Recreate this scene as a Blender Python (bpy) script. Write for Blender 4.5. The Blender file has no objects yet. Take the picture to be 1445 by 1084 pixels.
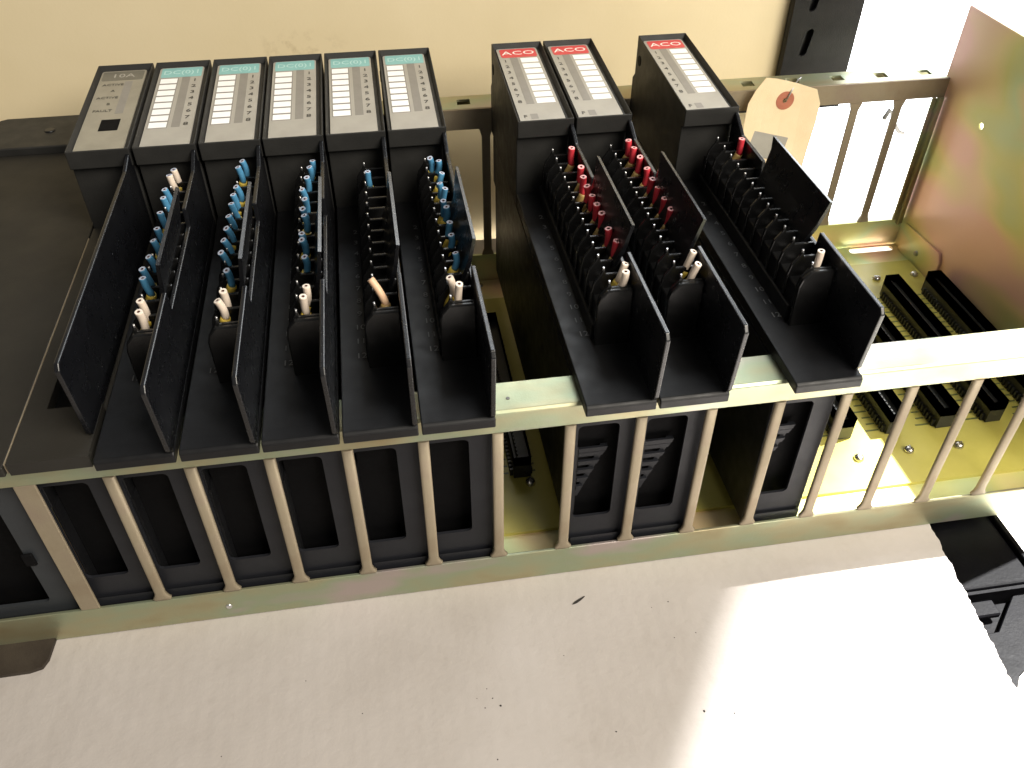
import bpy, bmesh, math, random
from mathutils import Vector, Matrix, noise
random.seed(7)
scene = bpy.context.scene
COL = scene.collection
S = 0.001                       # everything below is written in millimetres
P = 31.75                       # slot pitch of the chassis

# ------------------------------------------------------------------ camera
cam_d = bpy.data.cameras.new('camera')
cam = bpy.data.objects.new('camera', cam_d)
COL.objects.link(cam)
_right = Vector((0.98703418, -0.16047879, 0.00317647))
_down = Vector((-0.10371567, -0.65276307, -0.75042883))
_fwd = Vector((0.12250139, 0.74036945, -0.66094363))
_m = Matrix((_right, -_down, -_fwd)).transposed().to_4x4()
_m.translation = Vector((153.246, -261.130, 365.113)) * S
cam.matrix_world = _m
cam_d.sensor_width = 36.0
cam_d.lens = 36.0 * 1228.87 / 1445.0
cam_d.clip_start = 0.01
cam_d.clip_end = 50.0
scene.camera = cam

# ------------------------------------------------------------------ light
world = bpy.data.worlds.new('World')
scene.world = world
world.use_nodes = True
wbg = world.node_tree.nodes['Background']
wbg.inputs['Color'].default_value = (1.0, 0.96, 0.90, 1)
wbg.inputs['Strength'].default_value = 0.17


def aim(o, target):
    d = Vector(target) * S - o.location
    o.rotation_euler = d.to_track_quat('-Z', 'Y').to_euler()


def lamp(name, kind, loc, target, energy, color=(1, 1, 1), **kw):
    d = bpy.data.lights.new(name, kind)
    d.energy = energy
    d.color = color
    for k, v in kw.items():
        setattr(d, k, v)
    o = bpy.data.objects.new(name, d)
    o.location = Vector(loc) * S
    aim(o, target)
    COL.objects.link(o)
    return o


# a beam of daylight from the upper right behind; its left limit runs over the
# cardboard through the points BEAM_A and BEAM_B
BEAM_FROM = Vector((380 + 2668, -40 + 760, 4000))
BEAM_A, BEAM_B = Vector((272, -104, 0)), Vector((366, 30, 0))
_mid = ((BEAM_A + BEAM_B) / 2 - BEAM_FROM).normalized()
_nrm = (BEAM_A - BEAM_FROM).cross(BEAM_B - BEAM_FROM).normalized()
if _nrm.x < 0:
    _nrm = -_nrm
_axis = _mid * math.cos(math.radians(20)) + _nrm * math.sin(math.radians(20))
lamp('sunbeam', 'SPOT', BEAM_FROM, BEAM_FROM + _axis * 4000, 9000, (1.0, 0.985, 0.96),
     spot_size=math.radians(40.0), spot_blend=0.004, shadow_soft_size=0.026)
# daylight from a window on the right, in front of the rack
lamp('window_light', 'AREA', (960, -780, 1250), (180, 240, 90), 47, (1.0, 0.925, 0.80),
     shape='RECTANGLE', size=0.9, size_y=1.0)

scene.view_settings.view_transform = 'Standard'
scene.view_settings.look = 'None'
scene.view_settings.gamma = 1.0
scene.view_settings.exposure = 0.0


# ------------------------------------------------------------------ materials
def new_mat(name):
    m = bpy.data.materials.new(name)
    m.use_nodes = True
    nt = m.node_tree
    b = nt.nodes['Principled BSDF']
    return m, nt, b


def noise_node(nt, scale, detail=4.0, rough=0.6, stretch=None):
    tc = nt.nodes.new('ShaderNodeTexCoord')
    n = nt.nodes.new('ShaderNodeTexNoise')
    n.inputs['Scale'].default_value = scale
    n.inputs['Detail'].default_value = detail
    n.inputs['Roughness'].default_value = rough
    if stretch:
        mp = nt.nodes.new('ShaderNodeMapping')
        mp.inputs['Scale'].default_value = stretch
        nt.links.new(tc.outputs['Object'], mp.inputs['Vector'])
        nt.links.new(mp.outputs['Vector'], n.inputs['Vector'])
    else:
        nt.links.new(tc.outputs['Object'], n.inputs['Vector'])
    return n


def ramp_node(nt, stops, src):
    r = nt.nodes.new('ShaderNodeValToRGB')
    e = r.color_ramp.elements
    while len(e) > 1:
        e.remove(e[-1])
    e[0].position, e[0].color = stops[0][0], (*stops[0][1], 1)
    for p, c in stops[1:]:
        k = e.new(p)
        k.color = (*c, 1)
    nt.links.new(src, r.inputs['Fac'])
    return r


def add_bump(nt, b, src, strength, dist):
    bp = nt.nodes.new('ShaderNodeBump')
    bp.inputs['Strength'].default_value = strength
    bp.inputs['Distance'].default_value = dist
    nt.links.new(src, bp.inputs['Height'])
    nt.links.new(bp.outputs['Normal'], b.inputs['Normal'])


def varied(name, stops, scale, rough=0.5, metal=0.0, rough_var=0.0, bump=0.0, bump_scale=900,
           stretch=None, spec=0.5, detail=4.0):
    m, nt, b = new_mat(name)
    n = noise_node(nt, scale, detail, 0.6, stretch)
    r = ramp_node(nt, stops, n.outputs['Fac'])
    nt.links.new(r.outputs['Color'], b.inputs['Base Color'])
    b.inputs['Metallic'].default_value = metal
    b.inputs['Roughness'].default_value = rough
    b.inputs['Specular IOR Level'].default_value = spec
    if rough_var:
        n2 = noise_node(nt, scale * 2.3, 5)
        mr = nt.nodes.new('ShaderNodeMapRange')
        mr.inputs['From Min'].default_value = 0.3
        mr.inputs['From Max'].default_value = 0.7
        mr.inputs['To Min'].default_value = rough - rough_var
        mr.inputs['To Max'].default_value = rough + rough_var
        nt.links.new(n2.outputs['Fac'], mr.inputs['Value'])
        nt.links.new(mr.outputs['Result'], b.inputs['Roughness'])
    if bump:
        n3 = noise_node(nt, bump_scale, 3)
        add_bump(nt, b, n3.outputs['Fac'], bump, 0.0004)
    return m


def plain(name, col, rough=0.5, metal=0.0, spec=0.5, k=0.12, scale=120, bump=0.0):
    lo = tuple(c * (1 - k) for c in col)
    hi = tuple(min(1, c * (1 + k)) for c in col)
    return varied(name, [(0.3, lo), (0.7, hi)], scale, rough, metal, 0.06, bump, 1200, spec=spec)


BLACK = varied('black moulded plastic', [(0.25, (0.0040, 0.0043, 0.0056)), (0.75, (0.0078, 0.0082, 0.0100))],
               60, 0.29, 0, 0.05, 0.03, 900, spec=0.5)
MATTE = varied('matt black plastic', [(0.25, (0.0038, 0.0040, 0.0050)), (0.75, (0.0075, 0.0077, 0.0090))],
               60, 0.46, 0, 0.08, 0.15, 2600, spec=0.3)
HOUSE = varied('dusty black plastic', [(0.25, (0.017, 0.0168, 0.0162)), (0.75, (0.028, 0.0275, 0.026))],
               45, 0.52, 0, 0.08, 0.35, 2200, spec=0.3)
SLATE = varied('dark slate painted steel', [(0.3, (0.0105, 0.0112, 0.0145)), (0.7, (0.0150, 0.0160, 0.0200))],
               40, 0.48, 0, 0.07, 0.1, 1500, spec=0.25)
PANELM = varied('grey brown painted panel', [(0.3, (0.015, 0.0138, 0.0115)), (0.7, (0.021, 0.0193, 0.0163))],
                22, 0.55, 0, 0.06, 0.2, 1600, spec=0.3)
GLOSS = varied('glossy black plastic', [(0.25, (0.005, 0.005, 0.0055)), (0.75, (0.010, 0.010, 0.010))],
               80, 0.22, 0, 0.05, 0.1, 2600)
DARK = plain('dark interior', (0.0025, 0.0025, 0.003), 0.7, spec=0.1)
ZINC = varied('yellow chromate zinc', [(0.32, (0.34, 0.28, 0.16)), (0.44, (0.38, 0.36, 0.23)),
                                        (0.55, (0.33, 0.38, 0.26)), (0.67, (0.43, 0.37, 0.35))],
              13, 0.38, 0.72, 0.08, 0.15, 700, (1, 2.2, 2.2), 0.5, 3)
ZINCP = varied('iridescent chromate zinc', [(0.36, (0.84, 0.52, 0.42)), (0.44, (0.78, 0.62, 0.30)),
                                             (0.50, (0.64, 0.62, 0.24)), (0.56, (0.55, 0.63, 0.34)), (0.61, (0.72, 0.58, 0.30)),
                                             (0.67, (0.82, 0.50, 0.40))],
               8, 0.36, 0.3, 0.07, 0.12, 900, (1, 0.8, 1.5), 0.5, 2)
BARM = varied('tan chromate zinc', [(0.25, (0.235, 0.18, 0.12)), (0.5, (0.28, 0.235, 0.165)), (0.8, (0.25, 0.19, 0.15))],
              40, 0.55, 0.3, 0.08, 0.2, 900)
PCB = varied('yellow circuit board', [(0.3, (0.42, 0.37, 0.07)), (0.7, (0.52, 0.46, 0.11))], 30, 0.38, 0, 0.05)
PCBG = plain('green copper trace', (0.10, 0.12, 0.04), 0.35)
CONN = varied('connector plastic', [(0.3, (0.016, 0.017, 0.016)), (0.7, (0.026, 0.027, 0.024))], 80, 0.36, 0, 0.06)
STEEL = plain('screw steel', (0.55, 0.53, 0.50), 0.28, 1.0, 0.5, 0.1)
PIN = plain('tinned pin', (0.62, 0.62, 0.64), 0.3, 0.9)
PLATE = varied('label plate grey', [(0.3, (0.31, 0.295, 0.265)), (0.7, (0.36, 0.345, 0.31))], 70, 0.34, 0, 0.05)
PLATED = varied('label plate aged', [(0.3, (0.22, 0.205, 0.165)), (0.7, (0.28, 0.26, 0.21))], 70, 0.34, 0, 0.05)
CYAN = plain('cyan print', (0.21, 0.45, 0.45), 0.38, k=0.07)
RED = plain('red print', (0.56, 0.045, 0.055), 0.36, k=0.07)
DKHEAD = plain('grey print', (0.125, 0.12, 0.10), 0.4)
PAPERW = plain('white field', (0.88, 0.88, 0.88), 0.5, k=0.04)
STRIP = plain('grey strip', (0.21, 0.20, 0.185), 0.35, k=0.06)
INK = plain('black ink', (0.035, 0.033, 0.030), 0.5)
INKW = plain('white ink', (0.80, 0.78, 0.74), 0.5, k=0.03)
INKC = plain('pale cyan ink', (0.42, 0.63, 0.62), 0.5, k=0.03)
INKG = plain('grey ink', (0.16, 0.16, 0.16), 0.6)
WBLUE = plain('blue wire sleeve', (0.075, 0.26, 0.45), 0.42, k=0.15)
WRED = plain('red wire sleeve', (0.62, 0.042, 0.06), 0.40, k=0.15)
WWHITE = plain('cream wire sleeve', (0.78, 0.66, 0.55), 0.45, k=0.08)
WPEACH = plain('peach wire sleeve', (0.76, 0.50, 0.32), 0.45, k=0.08)
WEND_B = plain('pale blue cut end', (0.45, 0.50, 0.62), 0.5)
WEND_R = plain('pink cut end', (0.80, 0.38, 0.38), 0.5)
WEND_W = plain('white cut end', (0.84, 0.76, 0.68), 0.5)
CORE = plain('copper core', (0.16, 0.07, 0.05), 0.5, 0.3)
CRIMP = plain('yellow crimp', (0.55, 0.40, 0.06), 0.45)
CRIMPD = plain('brown crimp', (0.40, 0.27, 0.09), 0.45)
MANILA = varied('manila paper', [(0.3, (0.76, 0.61, 0.39)), (0.7, (0.82, 0.67, 0.45))], 60, 0.75, 0, 0.04, 0.3, 1500)
RINGM = plain('reddish paper ring', (0.40, 0.14, 0.085), 0.7)
CARDEDGE = plain('corrugated edge', (0.45, 0.33, 0.20), 0.8)
POSTM = varied('black powder coat', [(0.3, (0.005, 0.005, 0.006)), (0.7, (0.011, 0.011, 0.012))], 90, 0.45, 0, 0.06, 0.3, 1100, spec=0.3)
SHELFM = varied('black hammered paint', [(0.3, (0.0016, 0.0016, 0.0022)), (0.7, (0.0030, 0.0030, 0.0042))], 90, 0.45, 0, 0.05, 0.18, 620, spec=0.05)
FRAMEM = varied('blue grey painted steel', [(0.3, (0.026, 0.029, 0.033)), (0.7, (0.034, 0.038, 0.043))], 40, 0.5, 0, 0.06, 0.1, 1500, spec=0.3)
FOOTM = varied('dull brown steel', [(0.3, (0.030, 0.023, 0.018)), (0.7, (0.05, 0.04, 0.03))], 60, 0.6, 0, 0.06, 0.3, 1200, spec=0.3)
DEBRIS = plain('dark debris', (0.02, 0.017, 0.015), 0.7)


def wall_material():
    m, nt, b = new_mat('cream painted wall')
    n = noise_node(nt, 9, 5)
    base = ramp_node(nt, [(0.3, (0.68, 0.575, 0.37)), (0.7, (0.73, 0.625, 0.42))], n.outputs['Fac'])
    # a few brown smudges with their own shape
    tc = nt.nodes.new('ShaderNodeTexCoord')
    sp = nt.nodes.new('ShaderNodeVectorMath')
    sp.operation = 'DISTANCE'
    mp = nt.nodes.new('ShaderNodeMapping')
    mp.inputs['Scale'].default_value = (1.0, 1.0, 2.6)
    mp.inputs['Location'].default_value = (-0.108, -0.330, -0.152 * 2.6)
    nt.links.new(tc.outputs['Object'], mp.inputs['Vector'])
    nt.links.new(mp.outputs['Vector'], sp.inputs[0])
    near = nt.nodes.new('ShaderNodeMapRange')
    near.inputs['From Min'].default_value = 0.006
    near.inputs['From Max'].default_value = 0.036
    near.inputs['To Min'].default_value = 0.45
    near.inputs['To Max'].default_value = 0.0
    nt.links.new(sp.outputs['Value'], near.inputs['Value'])
    n2 = noise_node(nt, 85, 6, 0.7)
    blot = nt.nodes.new('ShaderNodeMapRange')
    blot.inputs['From Min'].default_value = 0.50
    blot.inputs['From Max'].default_value = 0.66
    nt.links.new(n2.outputs['Fac'], blot.inputs['Value'])
    mul = nt.nodes.new('ShaderNodeMath')
    mul.operation = 'MULTIPLY'
    nt.links.new(near.outputs['Result'], mul.inputs[0])
    nt.links.new(blot.outputs['Result'], mul.inputs[1])
    mx = nt.nodes.new('ShaderNodeMix')
    mx.data_type = 'RGBA'
    nt.links.new(mul.outputs[0], mx.inputs['Factor'])
    nt.links.new(base.outputs['Color'], mx.inputs['A'])
    mx.inputs['B'].default_value = (0.34, 0.25, 0.13, 1)
    nt.links.new(mx.outputs['Result'], b.inputs['Base Color'])
    b.inputs['Roughness'].default_value = 0.6
    n3 = noise_node(nt, 500, 3)
    add_bump(nt, b, n3.outputs['Fac'], 0.12, 0.0005)
    return m


def board_material():
    m, nt, b = new_mat('white faced cardboard')
    n = noise_node(nt, 14, 6, 0.65)
    base = ramp_node(nt, [(0.25, (0.375, 0.342, 0.318)), (0.5, (0.425, 0.392, 0.370)), (0.78, (0.46, 0.427, 0.408))], n.outputs['Fac'])
    n2 = noise_node(nt, 120, 6, 0.75)
    fine = ramp_node(nt, [(0.30, (0.80, 0.76, 0.72)), (0.46, (1, 1, 1))], n2.outputs['Fac'])
    mx = nt.nodes.new('ShaderNodeMix')
    mx.data_type = 'RGBA'
    mx.blend_type = 'MULTIPLY'
    mx.inputs['Factor'].default_value = 0.2
    nt.links.new(base.outputs['Color'], mx.inputs['A'])
    nt.links.new(fine.outputs['Color'], mx.inputs['B'])
    nt.links.new(mx.outputs['Result'], b.inputs['Base Color'])
    b.inputs['Roughness'].default_value = 0.62
    b.inputs['Specular IOR Level'].default_value = 0.3
    n3 = noise_node(nt, 55, 5, 0.6)
    wv = nt.nodes.new('ShaderNodeTexWave')
    wv.inputs['Scale'].default_value = 42
    wv.inputs['Distortion'].default_value = 0.6
    tc = nt.nodes.new('ShaderNodeTexCoord')
    nt.links.new(tc.outputs['Object'], wv.inputs['Vector'])
    ad = nt.nodes.new('ShaderNodeMath')
    ad.operation = 'MULTIPLY_ADD'
    ad.inputs[1].default_value = 0.05
    nt.links.new(wv.outputs['Fac'], ad.inputs[0])
    nt.links.new(n3.outputs['Fac'], ad.inputs[2])
    add_bump(nt, b, ad.outputs[0], 0.55, 0.0014)
    return m


WALLM = wall_material()
BOARDM = board_material()
GLOW, _nt, _b = new_mat('bright window daylight')
_b.inputs['Base Color'].default_value = (0.9, 0.9, 0.9, 1)
_b.inputs['Emission Color'].default_value = (0.84, 0.92, 1.0, 1)
_b.inputs['Emission Strength'].default_value = 4.5
FLOORM = varied('pale floor', [(0.3, (0.70, 0.66, 0.58)), (0.7, (0.80, 0.77, 0.70))], 20, 0.6)


# ------------------------------------------------------------------ mesh helpers
def link(name, me, mat, parent=None, smooth=False):
    o = bpy.data.objects.new(name, me)
    if mat and not me.materials:
        me.materials.append(mat)
    COL.objects.link(o)
    if parent:
        o.parent = parent
    if smooth:
        for p in me.polygons:
            p.use_smooth = True
    return o


def to_mesh(bm, name='m'):
    bmesh.ops.recalc_face_normals(bm, faces=bm.faces)
    me = bpy.data.meshes.new(name)
    bm.to_mesh(me)
    bm.free()
    return me


def add_box(bm, x0, x1, y0, y1, z0, z1):
    v = [bm.verts.new((x * S, y * S, z * S)) for x in (x0, x1) for y in (y0, y1) for z in (z0, z1)]
    for f in ((0, 1, 3, 2), (4, 6, 7, 5), (0, 4, 5, 1), (2, 3, 7, 6), (0, 2, 6, 4), (1, 5, 7, 3)):
        bm.faces.new([v[i] for i in f])
    return v


def bevel_all(bm, w, seg=1):
    bmesh.ops.bevel(bm, geom=list(bm.edges), offset=w * S, segments=seg, affect='EDGES', profile=0.5, clamp_overlap=True)


def box_me(x0, x1, y0, y1, z0, z1, bev=0.0, seg=1):
    bm = bmesh.new()
    add_box(bm, x0, x1, y0, y1, z0, z1)
    if bev:
        bevel_all(bm, bev, seg)
    return to_mesh(bm)


def add_prism(bm, pts, a0, a1, axis):
    """pts: 2-D outline; axis 'x': pts are (y,z); 'y': (x,z); 'z': (x,y)"""
    def mk(p, a):
        if axis == 'x':
            return (a * S, p[0] * S, p[1] * S)
        if axis == 'y':
            return (p[0] * S, a * S, p[1] * S)
        return (p[0] * S, p[1] * S, a * S)
    A = [bm.verts.new(mk(p, a0)) for p in pts]
    B = [bm.verts.new(mk(p, a1)) for p in pts]
    bm.faces.new(A)
    bm.faces.new(B[::-1])
    n = len(pts)
    for i in range(n):
        bm.faces.new((A[i], A[(i + 1) % n], B[(i + 1) % n], B[i]))


def prism_me(pts, a0, a1, axis, bev=0.0, seg=1):
    bm = bmesh.new()
    add_prism(bm, pts, a0, a1, axis)
    bmesh.ops.recalc_face_normals(bm, faces=bm.faces)
    if bev:
        bevel_all(bm, bev, seg)
    return to_mesh(bm)


def rrect(x0, x1, y0, y1, r, n=5):
    pts = []
    for cx, cy, a in ((x1 - r, y1 - r, 0), (x0 + r, y1 - r, 90), (x0 + r, y0 + r, 180), (x1 - r, y0 + r, 270)):
        for i in range(n + 1):
            t = math.radians(a + 90 * i / n)
            pts.append((cx + r * math.cos(t), cy + r * math.sin(t)))
    return pts


def circle(cx, cy, r, n=20):
    return [(cx + r * math.cos(2 * math.pi * i / n), cy + r * math.sin(2 * math.pi * i / n)) for i in range(n)]


def plate_me(outline, holes, thick, bev=0.0):
    """flat plate with holes in the local XY plane, centred on z = 0"""
    cu = bpy.data.curves.new('c', 'CURVE')
    cu.dimensions = '2D'
    cu.fill_mode = 'BOTH'
    cu.extrude = thick * S / 2
    cu.bevel_depth = bev * S
    cu.bevel_resolution = 1
    for loop in [outline] + holes:
        sp = cu.splines.new('POLY')
        sp.points.add(len(loop) - 1)
        for q, (a, b) in zip(sp.points, loop):
            q.co = (a * S, b * S, 0, 1)
        sp.use_cyclic_u = True
    o = bpy.data.objects.new('tmp', cu)
    COL.objects.link(o)
    dg = bpy.context.evaluated_depsgraph_get()
    dg.update()
    me = bpy.data.meshes.new_from_object(o.evaluated_get(dg))
    bpy.data.objects.remove(o)
    bpy.data.curves.remove(cu)
    return me


def text_me(txt, size, thick=0.05, align='CENTER', sx=1.0):
    cu = bpy.data.curves.new('t', 'FONT')
    cu.body = txt
    cu.size = size * S
    cu.extrude = thick * S
    cu.align_x = align
    cu.align_y = 'CENTER'
    cu.resolution_u = 2
    o = bpy.data.objects.new('tmp', cu)
    o.scale.x = sx
    COL.objects.link(o)
    dg = bpy.context.evaluated_depsgraph_get()
    dg.update()
    me = bpy.data.meshes.new_from_object(o.evaluated_get(dg))
    bpy.data.objects.remove(o)
    bpy.data.curves.remove(cu)
    if sx != 1.0:
        for v in me.vertices:
            v.co.x *= sx
    me.materials.clear()
    return me


def xform(me, M):
    me.transform(M)
    me.update()
    return me


def joined(mes):
    bm = bmesh.new()
    for m in mes:
        bm.from_mesh(m)
    return to_mesh(bm)


# plate placed in a vertical plane facing -y: local (x, y) -> world (x, z)
M_XZ = Matrix.Rotation(math.radians(90), 4, 'X')
# plate in the y-z plane: local (x, y) -> world (y, z)
M_YZ = Matrix(((0, 0, 1, 0), (1, 0, 0, 0), (0, 1, 0, 0), (0, 0, 0, 1)))


def at(x, y, z):
    return Matrix.Translation(Vector((x, y, z)) * S)


def empty(name, loc=(0, 0, 0)):
    o = bpy.data.objects.new(name, None)
    o.location = Vector(loc) * S
    o.empty_display_size = 0.01
    COL.objects.link(o)
    return o


def tag(o, label=None, cat=None, group=None, kind=None):
    if label:
        o['label'] = label
    if cat:
        o['category'] = cat
    if group:
        o['group'] = group
    if kind:
        o['kind'] = kind
    return o


def tube_rings(path, radii, n=12):
    """rings of points along a path"""
    out = []
    for i, p in enumerate(path):
        p = Vector(p)
        if i == 0:
            d = Vector(path[1]) - p
        elif i == len(path) - 1:
            d = p - Vector(path[i - 1])
        else:
            d = Vector(path[i + 1]) - Vector(path[i - 1])
        d.normalize()
        s = d.cross(Vector((0.3, 1, 0.1))).normalized()
        t = d.cross(s)
        out.append([p + (s * math.cos(2 * math.pi * k / n) + t * math.sin(2 * math.pi * k / n)) * radii[i] for k in range(n)])
    return out


def tube_me(path, radii, n=12, cap=True, mats=None, hole=None):
    bm = bmesh.new()
    rings = [[bm.verts.new(v * S) for v in r] for r in tube_rings(path, radii, n)]
    for a, b in zip(rings, rings[1:]):
        for k in range(n):
            f = bm.faces.new((a[k], a[(k + 1) % n], b[(k + 1) % n], b[k]))
            f.smooth = True
    bm.faces.new(rings[0][::-1])
    if hole:
        # open cut end: an annulus, then a short bore with the core in it
        p = Vector(path[-1])
        d = (p - Vector(path[-2])).normalized()
        inner = [bm.verts.new((p + (v.co / S - p) * hole) * S) for v in rings[-1]]
        deep = [bm.verts.new((v.co / S - d * 0.7) * S) for v in inner]
        for k in range(n):
            f = bm.faces.new((rings[-1][k], rings[-1][(k + 1) % n], inner[(k + 1) % n], inner[k]))
            f.material_index = 1
            f = bm.faces.new((inner[k], inner[(k + 1) % n], deep[(k + 1) % n], deep[k]))
            f.material_index = 2
        f = bm.faces.new(deep)
        f.material_index = 2
    elif cap:
        bm.faces.new(rings[-1])
    me = to_mesh(bm)
    for m in mats or []:
        me.materials.append(m)
    return me


# ------------------------------------------------------------------ surroundings
def build_setting():
    # cardboard the rack lies on, right edge torn and slightly wavy
    edge = [(424.3 - 0.112 * (-y) + 1.1 * noise.noise((y * 0.13, 3.1, 0)) + (0.7 + 0.5 * (y < -45)) * noise.noise((y * 0.45, 1.1, 0)) + (0.35 if y < -30 else 0.15) * noise.noise((y * 1.3, 5.1, 0)), y)
            for y in [i * 1.0 for i in range(-220, 310)]]
    out = [(-420, -420), (380, -420)] + edge + [(424, 320), (-420, 320)]
    me = plate_me(out, [], 3.6)
    bm = bmesh.new()
    bm.from_mesh(me)
    to_mesh(bm)
    me = xform(me, at(0, 0, -1.8))
    me.materials.append(BOARDM)
    me.materials.append(CARDEDGE)
    for p in me.polygons:
        if abs(p.normal.z) < 0.5:
            p.material_index = 1
    o = link('cardboard_sheet', me, None)
    tag(o, 'white faced cardboard sheet with torn right edge under the rack', 'cardboard')

    o = link('wall', box_me(-900, 468, 330, 345, -160, 300), WALLM)
    tag(o, kind='structure')
    o = link('floor', box_me(-1200, 2400, -1200, 1200, -430, -420), FLOORM)
    tag(o, kind='structure')
    # the bright window behind on the right, blown out in the photograph
    w = link('window', box_me(240, 1900, 900, 910, -380, 1300), GLOW)
    tag(w, kind='structure')

    # slotted black shelving upright in front of the window
    post = empty('shelf_upright', (0, 0, 0))
    tag(post, 'black slotted steel shelving upright behind the rack beside the wall', 'upright')
    holes = []
    for i in range(0, 12):
        zc = 139 + i * 31.0
        loop = []
        for (dx, dz) in rrect(-2.6, 2.6, -9.5, 9.5, 2.5, 4):
            loop.append((460.5 + dx + dz * 0.16, zc + dz))
        holes.append(loop)
    me = plate_me([(445.5, 94), (497, 94), (497, 620), (445.5, 620)], holes, 1.8)
    link('face', xform(me, at(0, 322, 0) @ M_XZ), POSTM, post)
    link('flange', box_me(495.2, 497.0, 323.2, 352, 94, 620), POSTM, post)
    link('flange', box_me(445.5, 447.3, 323.2, 328.5, 94, 620), POSTM, post)
    link('backing', box_me(447.6, 495, 327.0, 328.6, 94, 620), POSTM, post)
    link('cross_beam', box_me(380, 497, 320, 329.6, 90, 93.8), POSTM, post)

    # shelf frame the cardboard rests on, bottom right
    fr = empty('steel_shelf', (440, -30, -6))
    tag(fr, 'black hammered steel shelf frame poking out from under the cardboard', 'shelf')

    def part(name, me):
        o = link(name, me, SHELFM, fr)
        o.matrix_parent_inverse = Matrix.Translation(-fr.location)
        return o
    part('beam', box_me(330, 463, -39, 300, -11, -5.2, 1.2, 2))
    part('lip', box_me(463.2, 466.4, -30, 300, -14, -2.6, 0.5))
    part('beam_front', box_me(332, 461, -41, -39.3, -34, -7))
    part('ledge', box_me(332, 438, -52, -43, -13.5, -10, 0.8))
    part('corner_plate', prism_me([(400, -92), (421.5, -92), (428, -84), (470, -60), (470, -38.5), (452, -41), (432, -60), (400, -60)], -15.2, -12.2, 'z', 0.4))
    part('corner_web', prism_me([(380, -88), (419, -88), (427, -81), (468, -57), (468, -42), (380, -42)], -60, -16.5, 'z'))
    part('side_web', box_me(400, 462, -37, 300, -60, -12))

    # short grey cable end seen through the rear slots
    path = [(536, 318, 78), (540, 320, 84), (545, 322, 80), (551, 324, 70), (557, 326, 63), (563, 328, 60)]
    o = link('cable', tube_me(path, [1.9, 1.8, 1.6, 1.5, 1.5, 1.5], 8), INKG, smooth=True)
    tag(o, 'thin grey cable end behind the rear slots at the right corner', 'cable')

    # small crumbs on the cardboard
    chip = prism_me([(-7, -1.1), (-3, -1.5), (2, -0.5), (7, 1.2), (6.5, 1.7), (1, 1.2), (-4, 0.4)], 0, 0.5, 'z')
    o = link('debris_chip', chip, DEBRIS)
    o.location = Vector((227.5, -17.5, 0.05)) * S
    o.rotation_euler.z = math.radians(18)
    o.scale = (0.55, 0.55, 1)
    tag(o, 'thin dark sliver lying on the cardboard below the front rail', 'debris')
    bm = bmesh.new()
    for (x, y, r) in ((176, -57, .5), (171, -61, .35), (178, -62, .6), (181, -66, .8), (174, -66, .5), (229, -86, .55),
                      (176, -90, .6), (163, -93, .45), (262, -27, .4), (271, -25, .5), (268, -45, .5), (279, -44, .5), (283, -86, .7),
                      (270, -83, .9), (120, -60, .4), (60, -70, .4), (214, -46, .35), (310, -80, .5), (95, -40, .4), (30, -95, .4)):
        r *= 0.7
        rr = [bm.verts.new(((x + r * random.uniform(.6, 1.2) * math.cos(a)) * S, (y + r * random.uniform(.6, 1.2) * math.sin(a)) * S, 0.06 * S))
              for a in [i * math.pi / 3 for i in range(6)]]
        tp = bm.verts.new((x * S, y * S, r * 0.7 * S))
        for k in range(6):
            bm.faces.new((rr[k], rr[(k + 1) % 6], tp))
    o = link('crumbs', to_mesh(bm), DEBRIS)
    tag(o, 'tiny dark crumbs scattered over the cardboard', 'debris', kind='stuff')


build_setting()


# ------------------------------------------------------------------ the chassis
XL, XR = -170.0, 540.0
NB = 17
chassis = empty('rack_chassis', (0, 0, 0))
tag(chassis, 'yellow zinc plated steel card rack lying on its back on the cardboard', 'rack')


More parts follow.
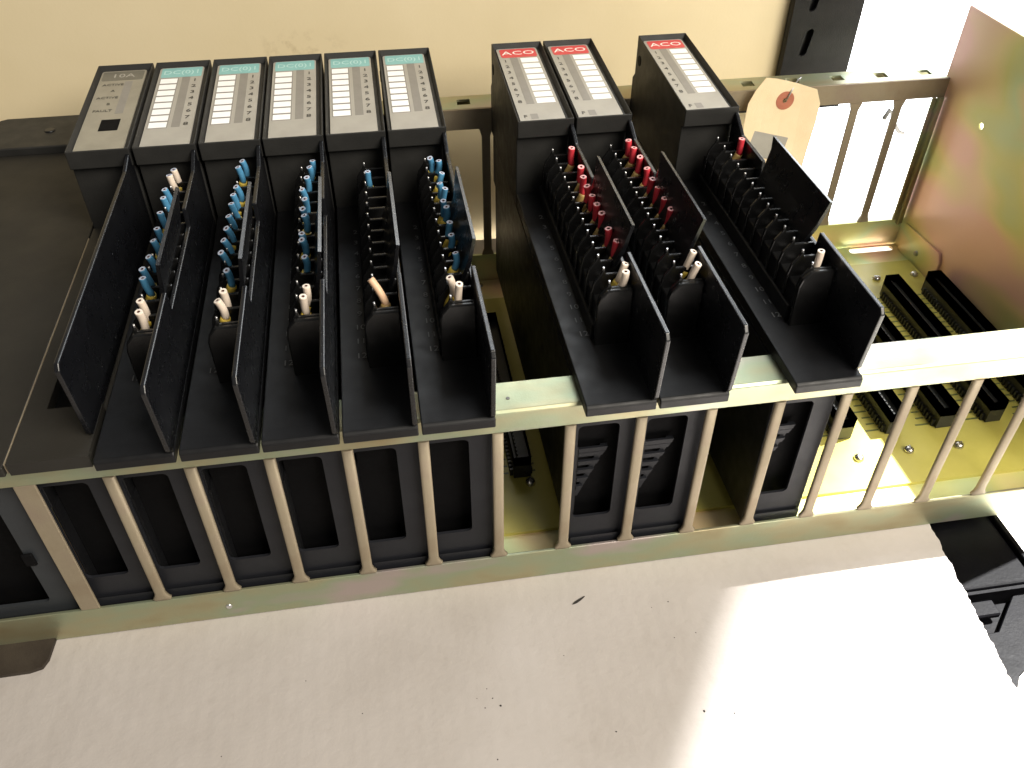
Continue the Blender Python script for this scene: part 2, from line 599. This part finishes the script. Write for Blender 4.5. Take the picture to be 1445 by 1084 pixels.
def build_chassis():
    # floor plate with an oval slot at the back right
    slot = [(x, y) for x, y in rrect(500, 535, 253.6, 259.6, 2.9, 5)]
    slots = [[(x - P * 2 * k, y) for x, y in slot] for k in range(0, 6)]
    link('back_plate', xform(plate_me([(XL, 1.6), (XR, 1.6), (XR, 262), (XL, 262)], slots, 1.6), at(0, 0, 1.0)), ZINCP, chassis)
    # front wall: two rails and the bars between them
    bm = bmesh.new()
    add_prism(bm, [(0, 0.3), (1.6, 0.3), (1.6, 20), (0, 20)], XL, 560, 'x')
    bevel_all(bm, 0.35, 2)
    link('lower_rail', to_mesh(bm), ZINC, chassis)
    bm = bmesh.new()
    add_prism(bm, [(0, 105), (1.6, 105), (1.6, 115.3), (18.5, 115.3), (18.5, 117), (1.2, 117), (0, 115.8)], XL, 560, 'x')
    bevel_all(bm, 0.3, 2)
    link('upper_rail', to_mesh(bm), ZINC, chassis)
    # one pressed bar, half round to the front, flaring to its foot
    prof = [(-2.4, 1.5), (-2.4, 0.2), (-2.0, -0.35), (-1.1, -0.6), (1.1, -0.6), (2.0, -0.35), (2.4, 0.2), (2.4, 1.5)]
    bm = bmesh.new()
    rows = [(20.2, 1.55, 0.25), (21.4, 1.75, 0.35), (23.2, 1.25, 0.8), (25.5, 1.0, 1.0), (104.8, 1.0, 1.0)]
    rings = [[bm.verts.new((u * w * S, (v if v > 0 else v * b) * S, z * S)) for u, v in prof] for z, w, b in rows]
    for a, b in zip(rings, rings[1:]):
        for k in range(8):
            f = bm.faces.new((a[k], a[(k + 1) % 8], b[(k + 1) % 8], b[k]))
            f.smooth = True
    bm.faces.new(rings[0])
    bm.faces.new(rings[-1])
    bar = to_mesh(bm)
    bar.materials.append(BARM)
    flat = box_me(-4.2, 4.2, 0.1, 1.5, 20.1, 104.9, 0.3)
    flat.materials.append(BARM)
    for k in range(0, NB + 1):
        o = link('bar', flat if k == 0 else bar, None, chassis)
        o.location.x = (k * P + (-0.5 if k == 0 else 0)) * S
    # rear wall
    bm = bmesh.new()
    add_box(bm, XL, XR, 263.0, 264.6, 0.3, 23)
    link('rear_lower_rail', to_mesh(bm), ZINCP, chassis)
    holes = []
    for n in range(1, 17):
        c = (n + 0.60) * P
        holes.append([(c - 4.4, 270.5), (c + 4.0, 270.5), (c + 4.4, 278.5), (c - 4.0, 278.5)])
    lip = xform(plate_me([(14, 264.6), (XR - 0.5, 264.6), (XR - 0.5, 284), (14, 284)], holes, 1.6), at(0, 0, 131.2))
    rim = box_me(14, XR, 263.0, 264.5, 118.5, 131.9)
    rim.materials.append(BARM)
    back = box_me(14, XR, 283.0, 284.4, 112, 130.3)
    link('rear_upper_rail', joined([lip, back]), ZINC, chassis)
    link('rear_rim', rim, None, chassis)
    thin = xform(plate_me([(-4.2, 0), (-3.6, 2.5), (-2.7, 4.5), (-2.7, 90), (-3.4, 92), (-4.4, 95.2), (4.4, 95.2), (3.4, 92), (2.7, 90), (2.7, 4.5), (3.6, 2.5), (4.2, 0)], [], 1.4), at(0, 263.8, 23.1) @ M_XZ)
    thin.materials.append(BARM)
    for k in range(1, NB):
        o = link('rear_bar', thin, None, chassis)
        o.location.x = k * P * S
    bm = bmesh.new()
    add_box(bm, XR - 8.5, XR - 5.2, 262.2, 263.8, 23, 118.4)
    add_box(bm, XR - 5.4, XR - 3.6, 259.5, 263.0, 20, 119)
    add_box(bm, XR - 3.6, XR - 0.4, 261.0, 262.6, 20, 119)
    bevel_all(bm, 0.4, 1)
    link('corner_post', to_mesh(bm), ZINC, chassis)
    # right side plate with a small hole, and the tab folded against it
    side = plate_me([(-2, 0.3), (268, 0.3), (268, 178), (-2, 178)], [circle(217.5, 118.2, 2.2)], 1.6)
    link('side_plate', xform(side, at(XR + 0.9, 0, 0) @ M_YZ), ZINCP, chassis)
    tb = plate_me([(206, 2), (255, 2), (255, 24), (209, 26.5), (205.5, 20)], [], 1.4)
    t = link('side_tab', xform(tb, at(XR - 1.0, 0, 0) @ M_YZ), ZINCP, chassis)
    rivet = tube_me([(XR - 3.2, 232, 12), (XR - 1.0, 232, 12)], [1.6, 2.4], 10)
    link('rivet', rivet, ZINC, t)
    # mounting foot sticking out at the left front
    foot = plate_me([(XL, 0.2), (-21.8, 0.2), (-22.6, -11), (-24.5, -15), (-30, -16.4), (XL, -17.5)], [], 2.0)
    link('mounting_foot', xform(foot, at(0, 0, 1.3)), FOOTM, chassis)
    # backplane board
    board = link('backplane_board', box_me(-2, 537, 26.5, 236, 1.9, 3.8), PCB, chassis)
    bm = bmesh.new()
    for k in (6, 9, 11, 12, 13, 14, 15, 16):
        x0 = k * P + 17.9
        for i in range(24):
            y = 69 + i * 5.4
            ln = 7.5 if i % 3 else 10.5
            add_box(bm, x0 - ln, x0 - 2.3, y - 0.55, y + 0.55, 3.75, 3.95)
            add_box(bm, x0 + 11.0, x0 + 13.0, y - 0.55, y + 0.55, 3.75, 3.95)
    tr = link('board_traces', to_mesh(bm), PCBG, board)
    tag(tr, kind='stuff')
    pad = link('board_pad', prism_me([(372.5, 70), (386, 70), (386, 92), (372.5, 92)], 3.7, 4.0, 'z'), PCBG, board)
    for k in (6, 9, 11, 12, 13, 14, 15, 16):
        x0 = k * P + 17.9
        # body with a card slot sunk into its top
        bm = bmesh.new()
        vs = add_box(bm, 0, 9.6, 64.5, 197.8, 4.2, 20.4)
        top = [f for f in bm.faces if f.calc_center_median().z > 20 * S]
        r = bmesh.ops.inset_region(bm, faces=top, thickness=2.6 * S)
        bmesh.ops.translate(bm, verts=list({v for f in top for v in f.verts}), vec=(0, 0, -7 * S))
        bm.edges.ensure_lookup_table()
        c = link('edge_connector', to_mesh(bm), CONN, chassis)
        c.location.x = x0 * S
        bm = bmesh.new()
        for i in range(43):
            y = 67.5 + i * 3.0
            add_box(bm, -1.7, 0.3, y - 0.75, y + 0.75, 3.9, 8.6)
            add_box(bm, 9.3, 10.8, y - 0.75, y + 0.75, 3.9, 8.6)
            add_box(bm, 2.5, 3.2, y - 0.9, y + 0.9, 13.0, 17.6)
        t = link('contacts', to_mesh(bm), CONN, c)
        tag(t, kind='stuff')
    # pan-head screws holding the board
    bm = bmesh.new()
    n = 14
    prev = None
    for r, z in ((2.9, 3.7), (2.9, 4.6), (2.5, 5.6), (1.6, 6.3), (0.7, 6.55)):
        ring = [bm.verts.new((r * math.cos(2 * math.pi * i / n) * S, r * math.sin(2 * math.pi * i / n) * S, z * S)) for i in range(n)]
        if prev:
            for i in range(n):
                f = bm.faces.new((prev[i], prev[(i + 1) % n], ring[(i + 1) % n], ring[i]))
                f.smooth = True
        prev = ring
    bm.faces.new(prev)
    add_box(bm, -2.0, 2.0, -0.35, 0.35, 6.4, 6.8)
    sc = to_mesh(bm)
    sc.materials.append(STEEL)
    for x, y in ((406, 48.5), (437.5, 50), (468, 49), (501, 216), (531, 217), (217, 60), (311, 60), (437, 216), (469, 216)):
        o = link('screw', sc, None, chassis)
        o.location = Vector((x, y, 0)) * S
        o.rotation_euler.z = random.uniform(0, 3)
    o = link('rail_screw', tube_me([(59.6, -0.6, 9), (59.6, 0.3, 9)], [1.2, 1.9], 12), PIN, chassis)
    o = link('rail_rivet', tube_me([(196, 8, 117.3), (196, 8, 116.6)], [0.8, 1.0], 10), INKG, chassis)


build_chassis()


# ------------------------------------------------------------------ blank power unit at the left
def build_power_unit():
    u = empty('power_unit', (-85, 0, 20))
    tag(u, 'wide flat dark power unit filling the left end of the rack', 'power unit')

    def part(name, me, mat):
        o = link(name, me, mat, u)
        o.matrix_parent_inverse = Matrix.Translation(-u.location)
        return o
    part('top_cover', box_me(-168, -0.8, -6.5, 262, 117.3, 122.0, 0.5, 2), PANELM)
    part('cover_edge', box_me(-0.6, 0.0, -5.0, 158, 117.4, 122.6, 0.15), BARM)
    part('rear_flange', prism_me([(-82, 262.4), (12, 262.4), (12, 306), (-76, 306), (-80, 304), (-82, 299)], 121, 126.5, 'z', 0.8, 2), HOUSE)
    part('flange_screw', tube_me([(-46, 284, 126.3), (-46, 284, 127.4)], [3.4, 2.6], 12), BLACK)
    fr = plate_me(rrect(-168, -5.4, 13, 104, 4), [rrect(-110, -17.5, 24, 110 - 10, 3)], 1.6)
    part('front_frame', xform(fr, at(0, 5.5, 0) @ M_XZ), FRAMEM)
    part('inner_panel', box_me(-168, -5.6, 14, 16, 13, 116.8), DARK)
    part('catch', box_me(-18.4, -13.5, 2.8, 4.5, 52, 60, 0.6), DARK)


build_power_unit()

# ------------------------------------------------------------------ modules
DY0, DPITCH, NDIV = 156.0, 10.25, 13
# shared meshes, in slot coordinates (u across the slot, y, z)
BASEZ0, BASEZ1 = 117.3, 123.4


def mat_me(me, *mats):
    me.materials.clear()
    for m in mats:
        me.materials.append(m)
    return me


def head_mesh(near_y=163.0):
    """label housing: tilted top with a sunk window, lip along the near edge"""
    bm = bmesh.new()
    y0, y1, z0, z1 = near_y, 260.0, 168.0, 173.4
    prof = [(y0, z0 - 9.5), (y0, z0), (y1, z1), (y1, 150), (264, 146), (264, 116), (y0 + 3.5, 116), (y0 + 3.5, z0 - 10.5)]
    add_prism(bm, prof, 0.9, 31.0, 'x')
    bmesh.ops.recalc_face_normals(bm, faces=bm.faces)
    bevel_all(bm, 0.45, 2)
    bm.faces.ensure_lookup_table()
    top = max(bm.faces, key=lambda f: f.calc_area() * (f.normal.z > 0.95))
    bmesh.ops.inset_region(bm, faces=[top], thickness=2.0 * S)
    bmesh.ops.translate(bm, verts=list(top.verts), vec=(0, 0, -3.2 * S))
    return to_mesh(bm)


HEAD = mat_me(head_mesh(), HOUSE)
HOLE = mat_me(tube_me([(0.62, 252.5, 160.5), (1.6, 252.5, 160.5)], [3.1, 3.1], 14), DARK)
WIN_U0, WIN_U1 = 2.9, 29.0
LAB_U0, LAB_U1, LAB_L = 3.2, 27.4, 91.5
SLOPE = math.atan2(5.4, 97.0)
M_LAB = at(0, 165.6, 165.05) @ Matrix.Rotation(SLOPE, 4, 'X')      # label frame: x=u, y up the label


def lab_rect(u0, u1, v0, v1, h0, h1, r=0.0):
    if r:
        me = prism_me(rrect(u0, u1, v0, v1, r, 3), h0, h1, 'z')
    else:
        me = box_me(u0, u1, v0, v1, h0, h1)
    return xform(me, M_LAB)


PLATE_ME = mat_me(lab_rect(LAB_U0, LAB_U1, 0.8, LAB_L, 0.0, 0.7, 1.6), PLATE)
PLATE_M0 = mat_me(lab_rect(LAB_U0, LAB_U1, 0.8, LAB_L, 0.0, 0.7, 1.6), PLATED)
CYAN_ME = mat_me(lab_rect(4.4, 26.6, 79.2, 90.8, 0.72, 0.80, 1.0), CYAN)
RED_ME = mat_me(lab_rect(4.8, 26.4, 79.2, 90.4, 0.72, 0.80, 1.6), RED)
GREY_ME = mat_me(lab_rect(4.2, 26.4, 79.5, 90.2, 0.72, 0.80, 1.0), DKHEAD)
ROW0, ROWP = 20.4, 7.25
FIELD_L = mat_me(lab_rect(4.9, 14.0, 0.8, 6.4, 0.72, 0.80), PAPERW)
FIELD_R = mat_me(lab_rect(15.6, 25.8, 0.8, 6.4, 0.72, 0.80), PAPERW)
GRID_L = mat_me(lab_rect(4.3, 14.6, ROW0, ROW0 + 8 * ROWP, 0.705, 0.715), STRIP)
STRIP_L = mat_me(lab_rect(16.4, 20.8, ROW0 + 0.6, ROW0 + 8 * ROWP + 0.6, 0.72, 0.78), STRIP)
STRIP_R = mat_me(lab_rect(9.6, 14.0, ROW0 + 0.4, ROW0 + 8 * ROWP + 0.6, 0.72, 0.78), STRIP)
FUSE = mat_me(lab_rect(9.4, 13.4, 4.0, 9.4, 0.72, 0.78), STRIP)


def lab_text(txt, u, v, size, sx=1.0):
    return xform(text_me(txt, size, 0.03, 'CENTER', sx), M_LAB @ at(u, v, 0.84))


DIG_R = mat_me(joined([lab_text(str(i + 1), 23.6, ROW0 + (7.45 - i) * ROWP, 4.6, 1.25) for i in range(8)]), INK)
DIG_L = mat_me(joined([lab_text(str(i + 1), 6.5, ROW0 + (7.45 - i) * ROWP, 4.4, 1.15) for i in range(8)] + [lab_text('F', 6.6, 6.6, 4.6)]), INK)
T_ACO = mat_me(lab_text('ACO', 15.6, 84.8, 7.0, 1.3), INKW)
T_DC = mat_me(lab_text('DC(0)1', 15.6, 85.0, 6.6, 1.0), INKC)
T_IOA = mat_me(lab_text('10A', 15.4, 84.8, 6.4, 1.2), PLATE)
T_M0 = mat_me(joined([lab_text(t, u, v, 3.4, 1.0) for t, u, v in
                      (('ACTIVE', 11.5, 74), ('A', 12.5, 66.5), ('ACTIVE', 10.8, 58.5), ('B', 12.5, 51), ('FAULT', 10.6, 43.5))]), INK)
STRIP_0 = mat_me(lab_rect(17.4, 21.6, 40.0, 77.5, 0.72, 0.78), STRIP)
WINDOW_0 = mat_me(lab_rect(12.0, 21.6, 21.5, 33.5, 0.72, 0.82), DARK)

# card cover seen through the front grille
FRONT_PLATE = mat_me(xform(plate_me(rrect(0.9, 30.4, 14.5, 113, 1.2, 3), [rrect(2.0, 20.8, 37, 98.5, 2.6, 4)], 1.4), at(0, 5.5, 0) @ M_XZ), SLATE)
COVER_L = mat_me(joined([box_me(1.0, 2.4, 6.4, 257, 84, 115.5, 0.2), box_me(2.0, 3.0, 6.5, 256, 14.5, 83.8)]), MATTE)
COVER_R = mat_me(box_me(29.0, 30.5, 6.5, 257, 14.6, 113, 0.3), BLACK)
COVER_T = mat_me(box_me(2.5, 28.8, 6.6, 257, 112, 113.4), BLACK)
CARD = mat_me(box_me(21.6, 23.2, 16, 250, 5.2, 110), DARK)
EDGE_ROLL = mat_me(tube_me([(30.2, 6.0, 15), (30.2, 6.0, 112.5)], [1.1, 1.1], 12), SLATE)
SILL = mat_me(prism_me([(5.0, 14.2), (5.0, 20), (3.2, 24), (3.2, 14.2)], 1.2, 30.2, 'x', 0.5, 2), SLATE)
_bars = []
for i in range(5):
    z = 77 - i * 5.6
    _bars.append(prism_me([(4.0, z), (16.5 - i * 2.3, z), (15.3 - i * 2.3, z - 2.4), (4.0, z - 2.4)], 9.0, 10.4, 'y'))
_bars.append(prism_me([(4.0, 79.8), (17.6, 79.8), (16.8, 77.3), (4.0, 77.3)], 9.0, 10.3, 'y'))
_bars.append(prism_me([(17.7, 79.8), (14.6, 79.8), (4.0, 50.0), (4.0, 46.5), (5.2, 46.5)], 10.45, 11.4, 'y'))
LOUVRE = mat_me(joined(_bars), SLATE)
INNER = mat_me(box_me(3.1, 28.8, 13.0, 14.5, 15, 111.8), DARK)


# wiring arm: floor, fin on the right, terminal block with dividers
def arm_base(y_near):
    return mat_me(prism_me([(y_near, BASEZ0), (166, BASEZ0), (166, BASEZ1 + 1.5), (140, BASEZ1), (y_near + 8, BASEZ1 - 0.6), (y_near + 1.2, BASEZ1 - 0.9), (y_near, BASEZ1 - 2)], 0.9, 30.9, 'x', 0.5, 2), MATTE)


def arm_fin(y_near, ztop=160.0, notch=None):
    cut = [(notch[1], ztop), (notch[1] - 0.8, 151), (notch[0] + 0.8, 151), (notch[0], ztop)] if notch else []
    pts = [(165, BASEZ1 - 2), (165, 165.5), (161, 164.5), (150, ztop)] + cut + [(y_near - 2.6, ztop), (y_near - 4.6, ztop - 2.6), (y_near - 1.5, BASEZ1 + 2), (y_near + 1.0, BASEZ1 - 1.5)]
    return mat_me(prism_me(pts, 28.7, 30.7, 'x', 0.45, 2), BLACK)


ARM_BASE = arm_base(-9.0)
ARM_FIN = arm_fin(-9.0, notch=(46, 113))
ARM_FIN0 = arm_fin(6.0, 162.0)
ARM_FIN3 = arm_fin(-4.0, 158.0, notch=(51, 120))
# M0 arm floor carries a sunk dark recess
_b = bmesh.new()
add_box(_b, 0.9, 9.2, -6, 166, BASEZ0, BASEZ1)
add_box(_b, 9.2, 30.9, -6, 24, BASEZ0, BASEZ1)
add_box(_b, 9.2, 30.9, 24, 166, BASEZ0, BASEZ0 + 0.8)
ARM_BASE0 = mat_me(to_mesh(_b), PANELM)
RECESS0 = mat_me(box_me(9.4, 28.6, 24.2, 160, BASEZ0 + 0.9, BASEZ0 + 1.2), DARK)
yb0 = DY0 - DPITCH * (NDIV - 1)
BLOCK = mat_me(joined([box_me(14.5, 28.4, yb0 - 0.5, DY0 + 6, BASEZ1 - 1, 141.5, 0.4),
                       box_me(12.6, 14.4, yb0 + 1, DY0 + 5, BASEZ1 - 1, 131.5, 0.4)]), MATTE)
DIVIDER = mat_me(prism_me([(13.4, 131), (13.4, 142.5), (14.4, 147.5), (17.4, 151.8), (18.0, 153.6), (18.9, 153.6), (19.4, 151.6), (28.5, 151.6), (28.5, 131)], -0.85, 0.85, 'y', 0.4, 2), GLOSS)
END_WALL = mat_me(prism_me([(13.2, BASEZ1 - 1.2), (13.2, 144), (14.2, 147.8), (17.4, 151.6), (28.6, 151.6), (28.6, BASEZ1 - 1.2)], yb0 - 3.2, yb0 - 0.9, 'y', 0.7, 2), GLOSS)
_p = []
for i in range(NDIV):
    y = DY0 - DPITCH * i
    _p.append(tube_me([(18.45, y, 153.2), (18.45, y, 154.9)], [0.55, 0.45], 6))
    if i < NDIV - 1:
        _p.append(tube_me([(21.0, y - DPITCH / 2, 141.4), (21.0, y - DPITCH / 2, 143.0)], [2.6, 2.3], 8))
PINS = mat_me(joined(_p), PIN)
NUMS = mat_me(joined([xform(text_me(str(i + 1), 5.0, 0.02), at(10.2, DY0 - DPITCH * (i + 0.5), BASEZ1 + 0.15) @ Matrix.Rotation(0.0, 4, 'Z')) for i in range(12)]), INKG)


def cover_mesh(y0, y1):
    """hinged terminal cover standing up over the fin"""
    pr = [(24.6, 149.8), (26.2, 149.4), (29.0, 157.5), (31.2, 173.0), (29.8, 173.4), (27.6, 160.0)]
    bm = bmesh.new()
    N = 10
    rings = []
    for i in range(N + 1):
        t = i / N
        ring = []
        for j, (u, z) in enumerate(pr):
            h = (z - 149.5) / 26.0
            ya = y0 + (6.0 * (1 - h) if True else 0)
            yb = y1 - 7.0 * math.sin(h * math.pi) * 0.9 + 3.0 * h
            ring.append(bm.verts.new((u * S, (ya + (yb - ya) * t) * S, z * S)))
        rings.append(ring)
    for a, b in zip(rings, rings[1:]):
        for k in range(len(pr)):
            bm.faces.new((a[k], a[(k + 1) % len(pr)], b[(k + 1) % len(pr)], b[k]))
    bm.faces.new(rings[0])
    bm.faces.new(rings[-1])
    return mat_me(to_mesh(bm), BLACK)


COVER_A = cover_mesh(45, 108)
COVER_3 = cover_mesh(50, 115)


def add_wire(parent, kind, ut, yt, i, rng, long=False):
    """one cut wire stub: crimp in the terminal, sleeve, open end. ut/yt: tip position."""
    sleeve, end, crimp = {'b': (WBLUE, WEND_B, CRIMP), 'r': (WRED, WEND_R, CRIMPD), 'w': (WWHITE, WEND_W, CRIMP),
                          'p': (WPEACH, WEND_W, CRIMPD), 'v': (WWHITE, WEND_B, CRIMP)}[kind]
    zt = 158.6 + rng.uniform(-0.5, 0.6)
    ub = 21.5 + (ut - 21.5) * 0.55 + rng.uniform(-0.3, 0.3)
    yb = yt + rng.uniform(0.5, 2.2) if kind != 'p' else yt - 5.0
    if kind == 'p':
        ub = ut + 5.5
    if kind in 'wv':
        yb = yt + 0.5
    zb = 148.6
    if kind == 'b':
        zb = 149.6
        yb = yt + rng.uniform(0.2, 1.4)
    if kind == 'r':
        zt += 1.4
        zb = 150.2
        yt -= 3.0
        yb = yt + rng.uniform(0.2, 1.4)
        ub = min(ut + 0.4, 26.6) if kind == 'r' else ub
    yb = max(yb, 35.2)
    r = {'r': 1.68, 'b': 1.5}.get(kind, 1.62)
    base, tip = Vector((ub, yb, zb)), Vector((ut, yt, zt))
    bend = Vector((rng.uniform(-0.3, 0.9), rng.uniform(-0.6, 0.6), 0))
    path = [base.lerp(tip, t) + bend * math.sin(t * math.pi) for t in (0, .2, .4, .6, .8, .93, 1)]
    me = tube_me(path, [r] * 5 + [r, r * 0.97], 12, mats=[sleeve, end, CORE], hole=0.42)
    w = link('wire', me, None, parent)
    c0 = Vector((ub - 3.2, yb + 0.3, zb - 5.6))
    cp = tube_me([c0, c0.lerp(base, .45), base.lerp(c0, 0.12), base + (Vector(path[1]) - base) * 0.3], [1.5, 2.1, 2.2, 2.05], 10, mats=[crimp])
    link('crimp', cp, None, w)
    return w


def build_module(slot, kind, label, shift=0.0, wires=(), fin=None, cover=None, seed=0, group=None):
    rng = random.Random(seed)
    root = empty('adapter_module' if kind == 'M0' else 'io_module', (slot * P + shift, 0, 0))
    tag(root, label, 'module', group)
    link('housing', HEAD, None, root)
    link('side_hole', HOLE, None, root)
    pl = link('label_plate', PLATE_M0 if kind == 'M0' else PLATE_ME, None, root)
    if kind == 'M0':
        link('header_band', GREY_ME, None, pl)
        link('header_lettering', T_IOA, None, pl)
        link('lettering', T_M0, None, pl)
        link('indicator_strip', STRIP_0, None, pl)
        link('switch_window', WINDOW_0, None, pl)
    else:
        left = kind == 'DC'
        link('header_band', CYAN_ME if left else RED_ME, None, pl)
        link('header_lettering', T_DC if left else T_ACO, None, pl)
        if left:
            link('field_grid', GRID_L, None, pl)
        for i in range(8):
            f = link('name_field', FIELD_L if left else FIELD_R, None, pl)
            f.location = M_LAB.to_3x3() @ Vector((0, (ROW0 + i * ROWP) * S, 0))
        link('indicator_strip', STRIP_L if left else STRIP_R, None, pl)
        link('lettering', DIG_R if left else DIG_L, None, pl)
        if not left:
            link('fuse_window', FUSE, None, pl)
    link('front_plate', FRONT_PLATE, None, root)
    link('front_sill', SILL, None, root)
    link('side_cover', COVER_L, None, root)
    link('side_cover', COVER_R, None, root)
    link('top_cover', COVER_T, None, root)
    link('edge_roll', EDGE_ROLL, None, root)
    link('circuit_card', CARD, None, root)
    if kind == 'AC':
        link('louvre', LOUVRE, None, root)
    link('inner_panel', INNER, None, root)
    arm = link('wiring_arm', ARM_BASE0 if kind == 'M0' else ARM_BASE, None, root)
    link('fin', fin or ARM_FIN, None, arm)
    if kind == 'M0':
        link('recess', RECESS0, None, arm)
        return root
    link('terminal_block', BLOCK, None, arm)
    link('end_wall', END_WALL, None, arm)
    for i in range(NDIV):
        d = link('divider', DIVIDER, None, arm)
        d.location.y = (DY0 - DPITCH * i) * S
    tag(link('terminal_pins', PINS, None, arm), kind='stuff')
    link('terminal_numbers', NUMS, None, arm)
    link('terminal_cover', cover or COVER_A, None, arm)
    for i, (k, u, y) in enumerate(wires):
        add_wire(root, k, u, y, i, rng)
    return root


def wl(kinds, pts):
    return [(k, u, y) for k, (u, y) in zip(kinds, pts)]


GRP = 'input and output modules in the rack'
build_module(0, 'M0', 'leftmost module in the rack, grey label with a square black window, no wires', 0, fin=ARM_FIN0, group=GRP)
build_module(1, 'DC', 'leftmost of the cyan-headed modules, next to the module with the square black window', 0,
             wl('vvbbbbbbbbww', [(19.4, 156.4), (18.2, 150.1), (18.0, 135.0), (18.1, 128.1), (19.0, 112.8), (19.2, 99.6), (18.9, 89.8), (19.2, 75.4), (17.9, 66.2), (19.1, 59.3), (20.4, 43.2), (21.0, 35.7)]), seed=1, group=GRP)
build_module(2, 'DC', 'second cyan-headed module from the left, with blue and cream wire stubs', 0,
             wl('bbbbbbbbbbww', [(20.9, 158.8), (19.2, 153.0), (19.6, 133.3), (18.8, 125.7), (18.6, 117.3), (18.2, 106.0), (18.3, 94.1), (17.7, 85.2), (17.5, 74.9), (21.0, 60.6), (20.9, 45.0), (19.0, 39.4)]), seed=2, group=GRP)
build_module(3, 'DC', 'middle one of the five cyan-headed modules, with blue and cream wire stubs', -0.5,
             wl('bbbbbbbbbbww', [(24.5, 155.1), (23.0, 149.0), (22.0, 136.6), (19.8, 125.5), (21.2, 116.4), (20.5, 106.5), (21.3, 100.2), (20.5, 84.9), (20.5, 79.7), (22.0, 65.5), (23.0, 43.3), (21.8, 37.1)]), seed=3, group=GRP)
build_module(4, 'DC', 'cyan-headed module with only one blue and one peach wire stub', -0.8,
             wl('bp', [(20.2, 139.3), (17.8, 44.0)]), seed=4, group=GRP)
build_module(5, 'DC', 'rightmost of the cyan-headed modules, beside the wide empty slot', -1.2,
             wl('bbbbbbbbbbww', [(20.6, 148.0), (24.9, 145.8), (25.1, 131.6), (23.0, 121.9), (25.0, 115.7), (22.9, 103.3), (23.9, 99.0), (23.9, 84.7), (23.4, 74.6), (23.6, 59.2), (19.0, 40.3), (22.5, 35.2)]), seed=5, group=GRP)
build_module(7, 'AC', 'red-headed module right of the empty slot, left one of the touching pair', 2.8,
             wl('rrrrrrrrrww', [(26.0, 147.8), (26.4, 127.6), (25.1, 116.8), (24.8, 107.6), (25.6, 99.7), (25.6, 90.3), (26.0, 82.6), (25.5, 68.2), (26.9, 58.0), (26.9, 39.6), (25.1, 32.8)]), seed=6, group=GRP)
build_module(8, 'AC', 'red-headed module in the middle, right one of the touching pair', 2.5,
             wl('rrrrrrrrww', [(26.0, 152.8), (26.9, 144.8), (26.9, 133.6), (26.9, 121.0), (26.9, 110.8), (26.9, 101.3), (26.9, 90.6), (26.9, 80.5), (26.9, 43.6), (25.7, 33.7)]), seed=7, group=GRP)
build_module(10, 'AC', 'lone red-headed module beside the paper tag, with almost empty terminals', -1.5,
             wl('rw', [(26.0, 145.5), (22.1, 34.9)]), fin=ARM_FIN3, cover=COVER_3, seed=8, group=GRP)


# ------------------------------------------------------------------ paper tag hanging on the rear rail
def build_tag():
    t = empty('paper_tag', (420, 257, 60))
    tag(t, 'manila paper tag with a reddish reinforcing ring hanging on the rear rail', 'tag')
    out = [(394, 60), (393.4, 112), (394.0, 127), (398.0, 136), (403.5, 143.5), (412, 142), (426, 138.2), (440.5, 133.5),
           (444.6, 124), (444.4, 112), (442.8, 100), (440, 82), (437, 62), (420, 55)]
    me = plate_me(out, [circle(420, 127, 1.7, 14)], 0.35)
    bm = bmesh.new()
    bm.from_mesh(me)
    bmesh.ops.triangulate(bm, faces=bm.faces)
    for _ in range(2):
        bmesh.ops.subdivide_edges(bm, edges=[e for e in bm.edges if e.calc_length() > 6 * S], cuts=1)
        bmesh.ops.triangulate(bm, faces=bm.faces)
    bend = lambda x, z: 0.0045 * (x - 420) ** 2 + 0.004 * (z - 130) ** 2 * (1 if z < 130 else 0.3)

    def place(bm_):
        for v in bm_.verts:
            x, z, h = v.co.x / S, v.co.y / S, v.co.z / S
            v.co = Vector((x, 256.2 - bend(x, z) * 0.6 - h, z)) * S
    place(bm)

    def part(name, me, mat, par=t):
        o = link(name, me, mat, par)
        o.matrix_parent_inverse = Matrix.Translation(-t.location)
        return o
    for f in bm.faces:
        f.smooth = False
    part('sheet', to_mesh(bm), MANILA)

    def patch(outline, holes, h, mat, name, rot=0, c=(0, 0)):
        me = plate_me(outline, holes, 0.12)
        bm = bmesh.new()
        bm.from_mesh(me)
        ca, sa = math.cos(rot), math.sin(rot)
        for v in bm.verts:
            x, y = v.co.x / S, v.co.y / S
            v.co = Vector(((x * ca - y * sa + c[0]) * S, (x * sa + y * ca + c[1]) * S, v.co.z + h * S))
        place(bm)
        return part(name, to_mesh(bm), mat)
    patch(circle(0, 0, 6.2, 28), [circle(0, 0, 1.6, 14)], 0.32, RINGM, 'ring', 0, (420, 127))
    st = rrect(-13, 13, -8, 8, 0.4, 1)
    patch(st, [], 0.32, PLATE, 'sticker', math.radians(-15), (412.5, 97))
    bars = []
    for i, (a, b) in enumerate(((4.2, 7.0), (0.4, 2.0), (-4.0, -0.6), (-6.8, -5.2))):
        patch([(1.5, a), (10.5, a), (10.5, b), (1.5, b)], [], 0.5, STRIP if i % 2 else INKG, 'barcode_bar', math.radians(-15), (412.5, 97))
    s = text_me('S', 6.5, 0.04)
    s2 = xform(s, at(407, 254.3, 95) @ M_XZ @ Matrix.Rotation(math.radians(60), 4, 'Z'))
    part('lettering', s2, INKG)
    path = [(420, 258.5, 127), (420.5, 254.8, 128), (423, 255, 134), (428, 260, 138.5), (434, 268, 137), (436, 273, 133), (437, 276, 128)]
    part('tie_wire', tube_me(path, [0.5] * len(path), 7), PIN)


build_tag()
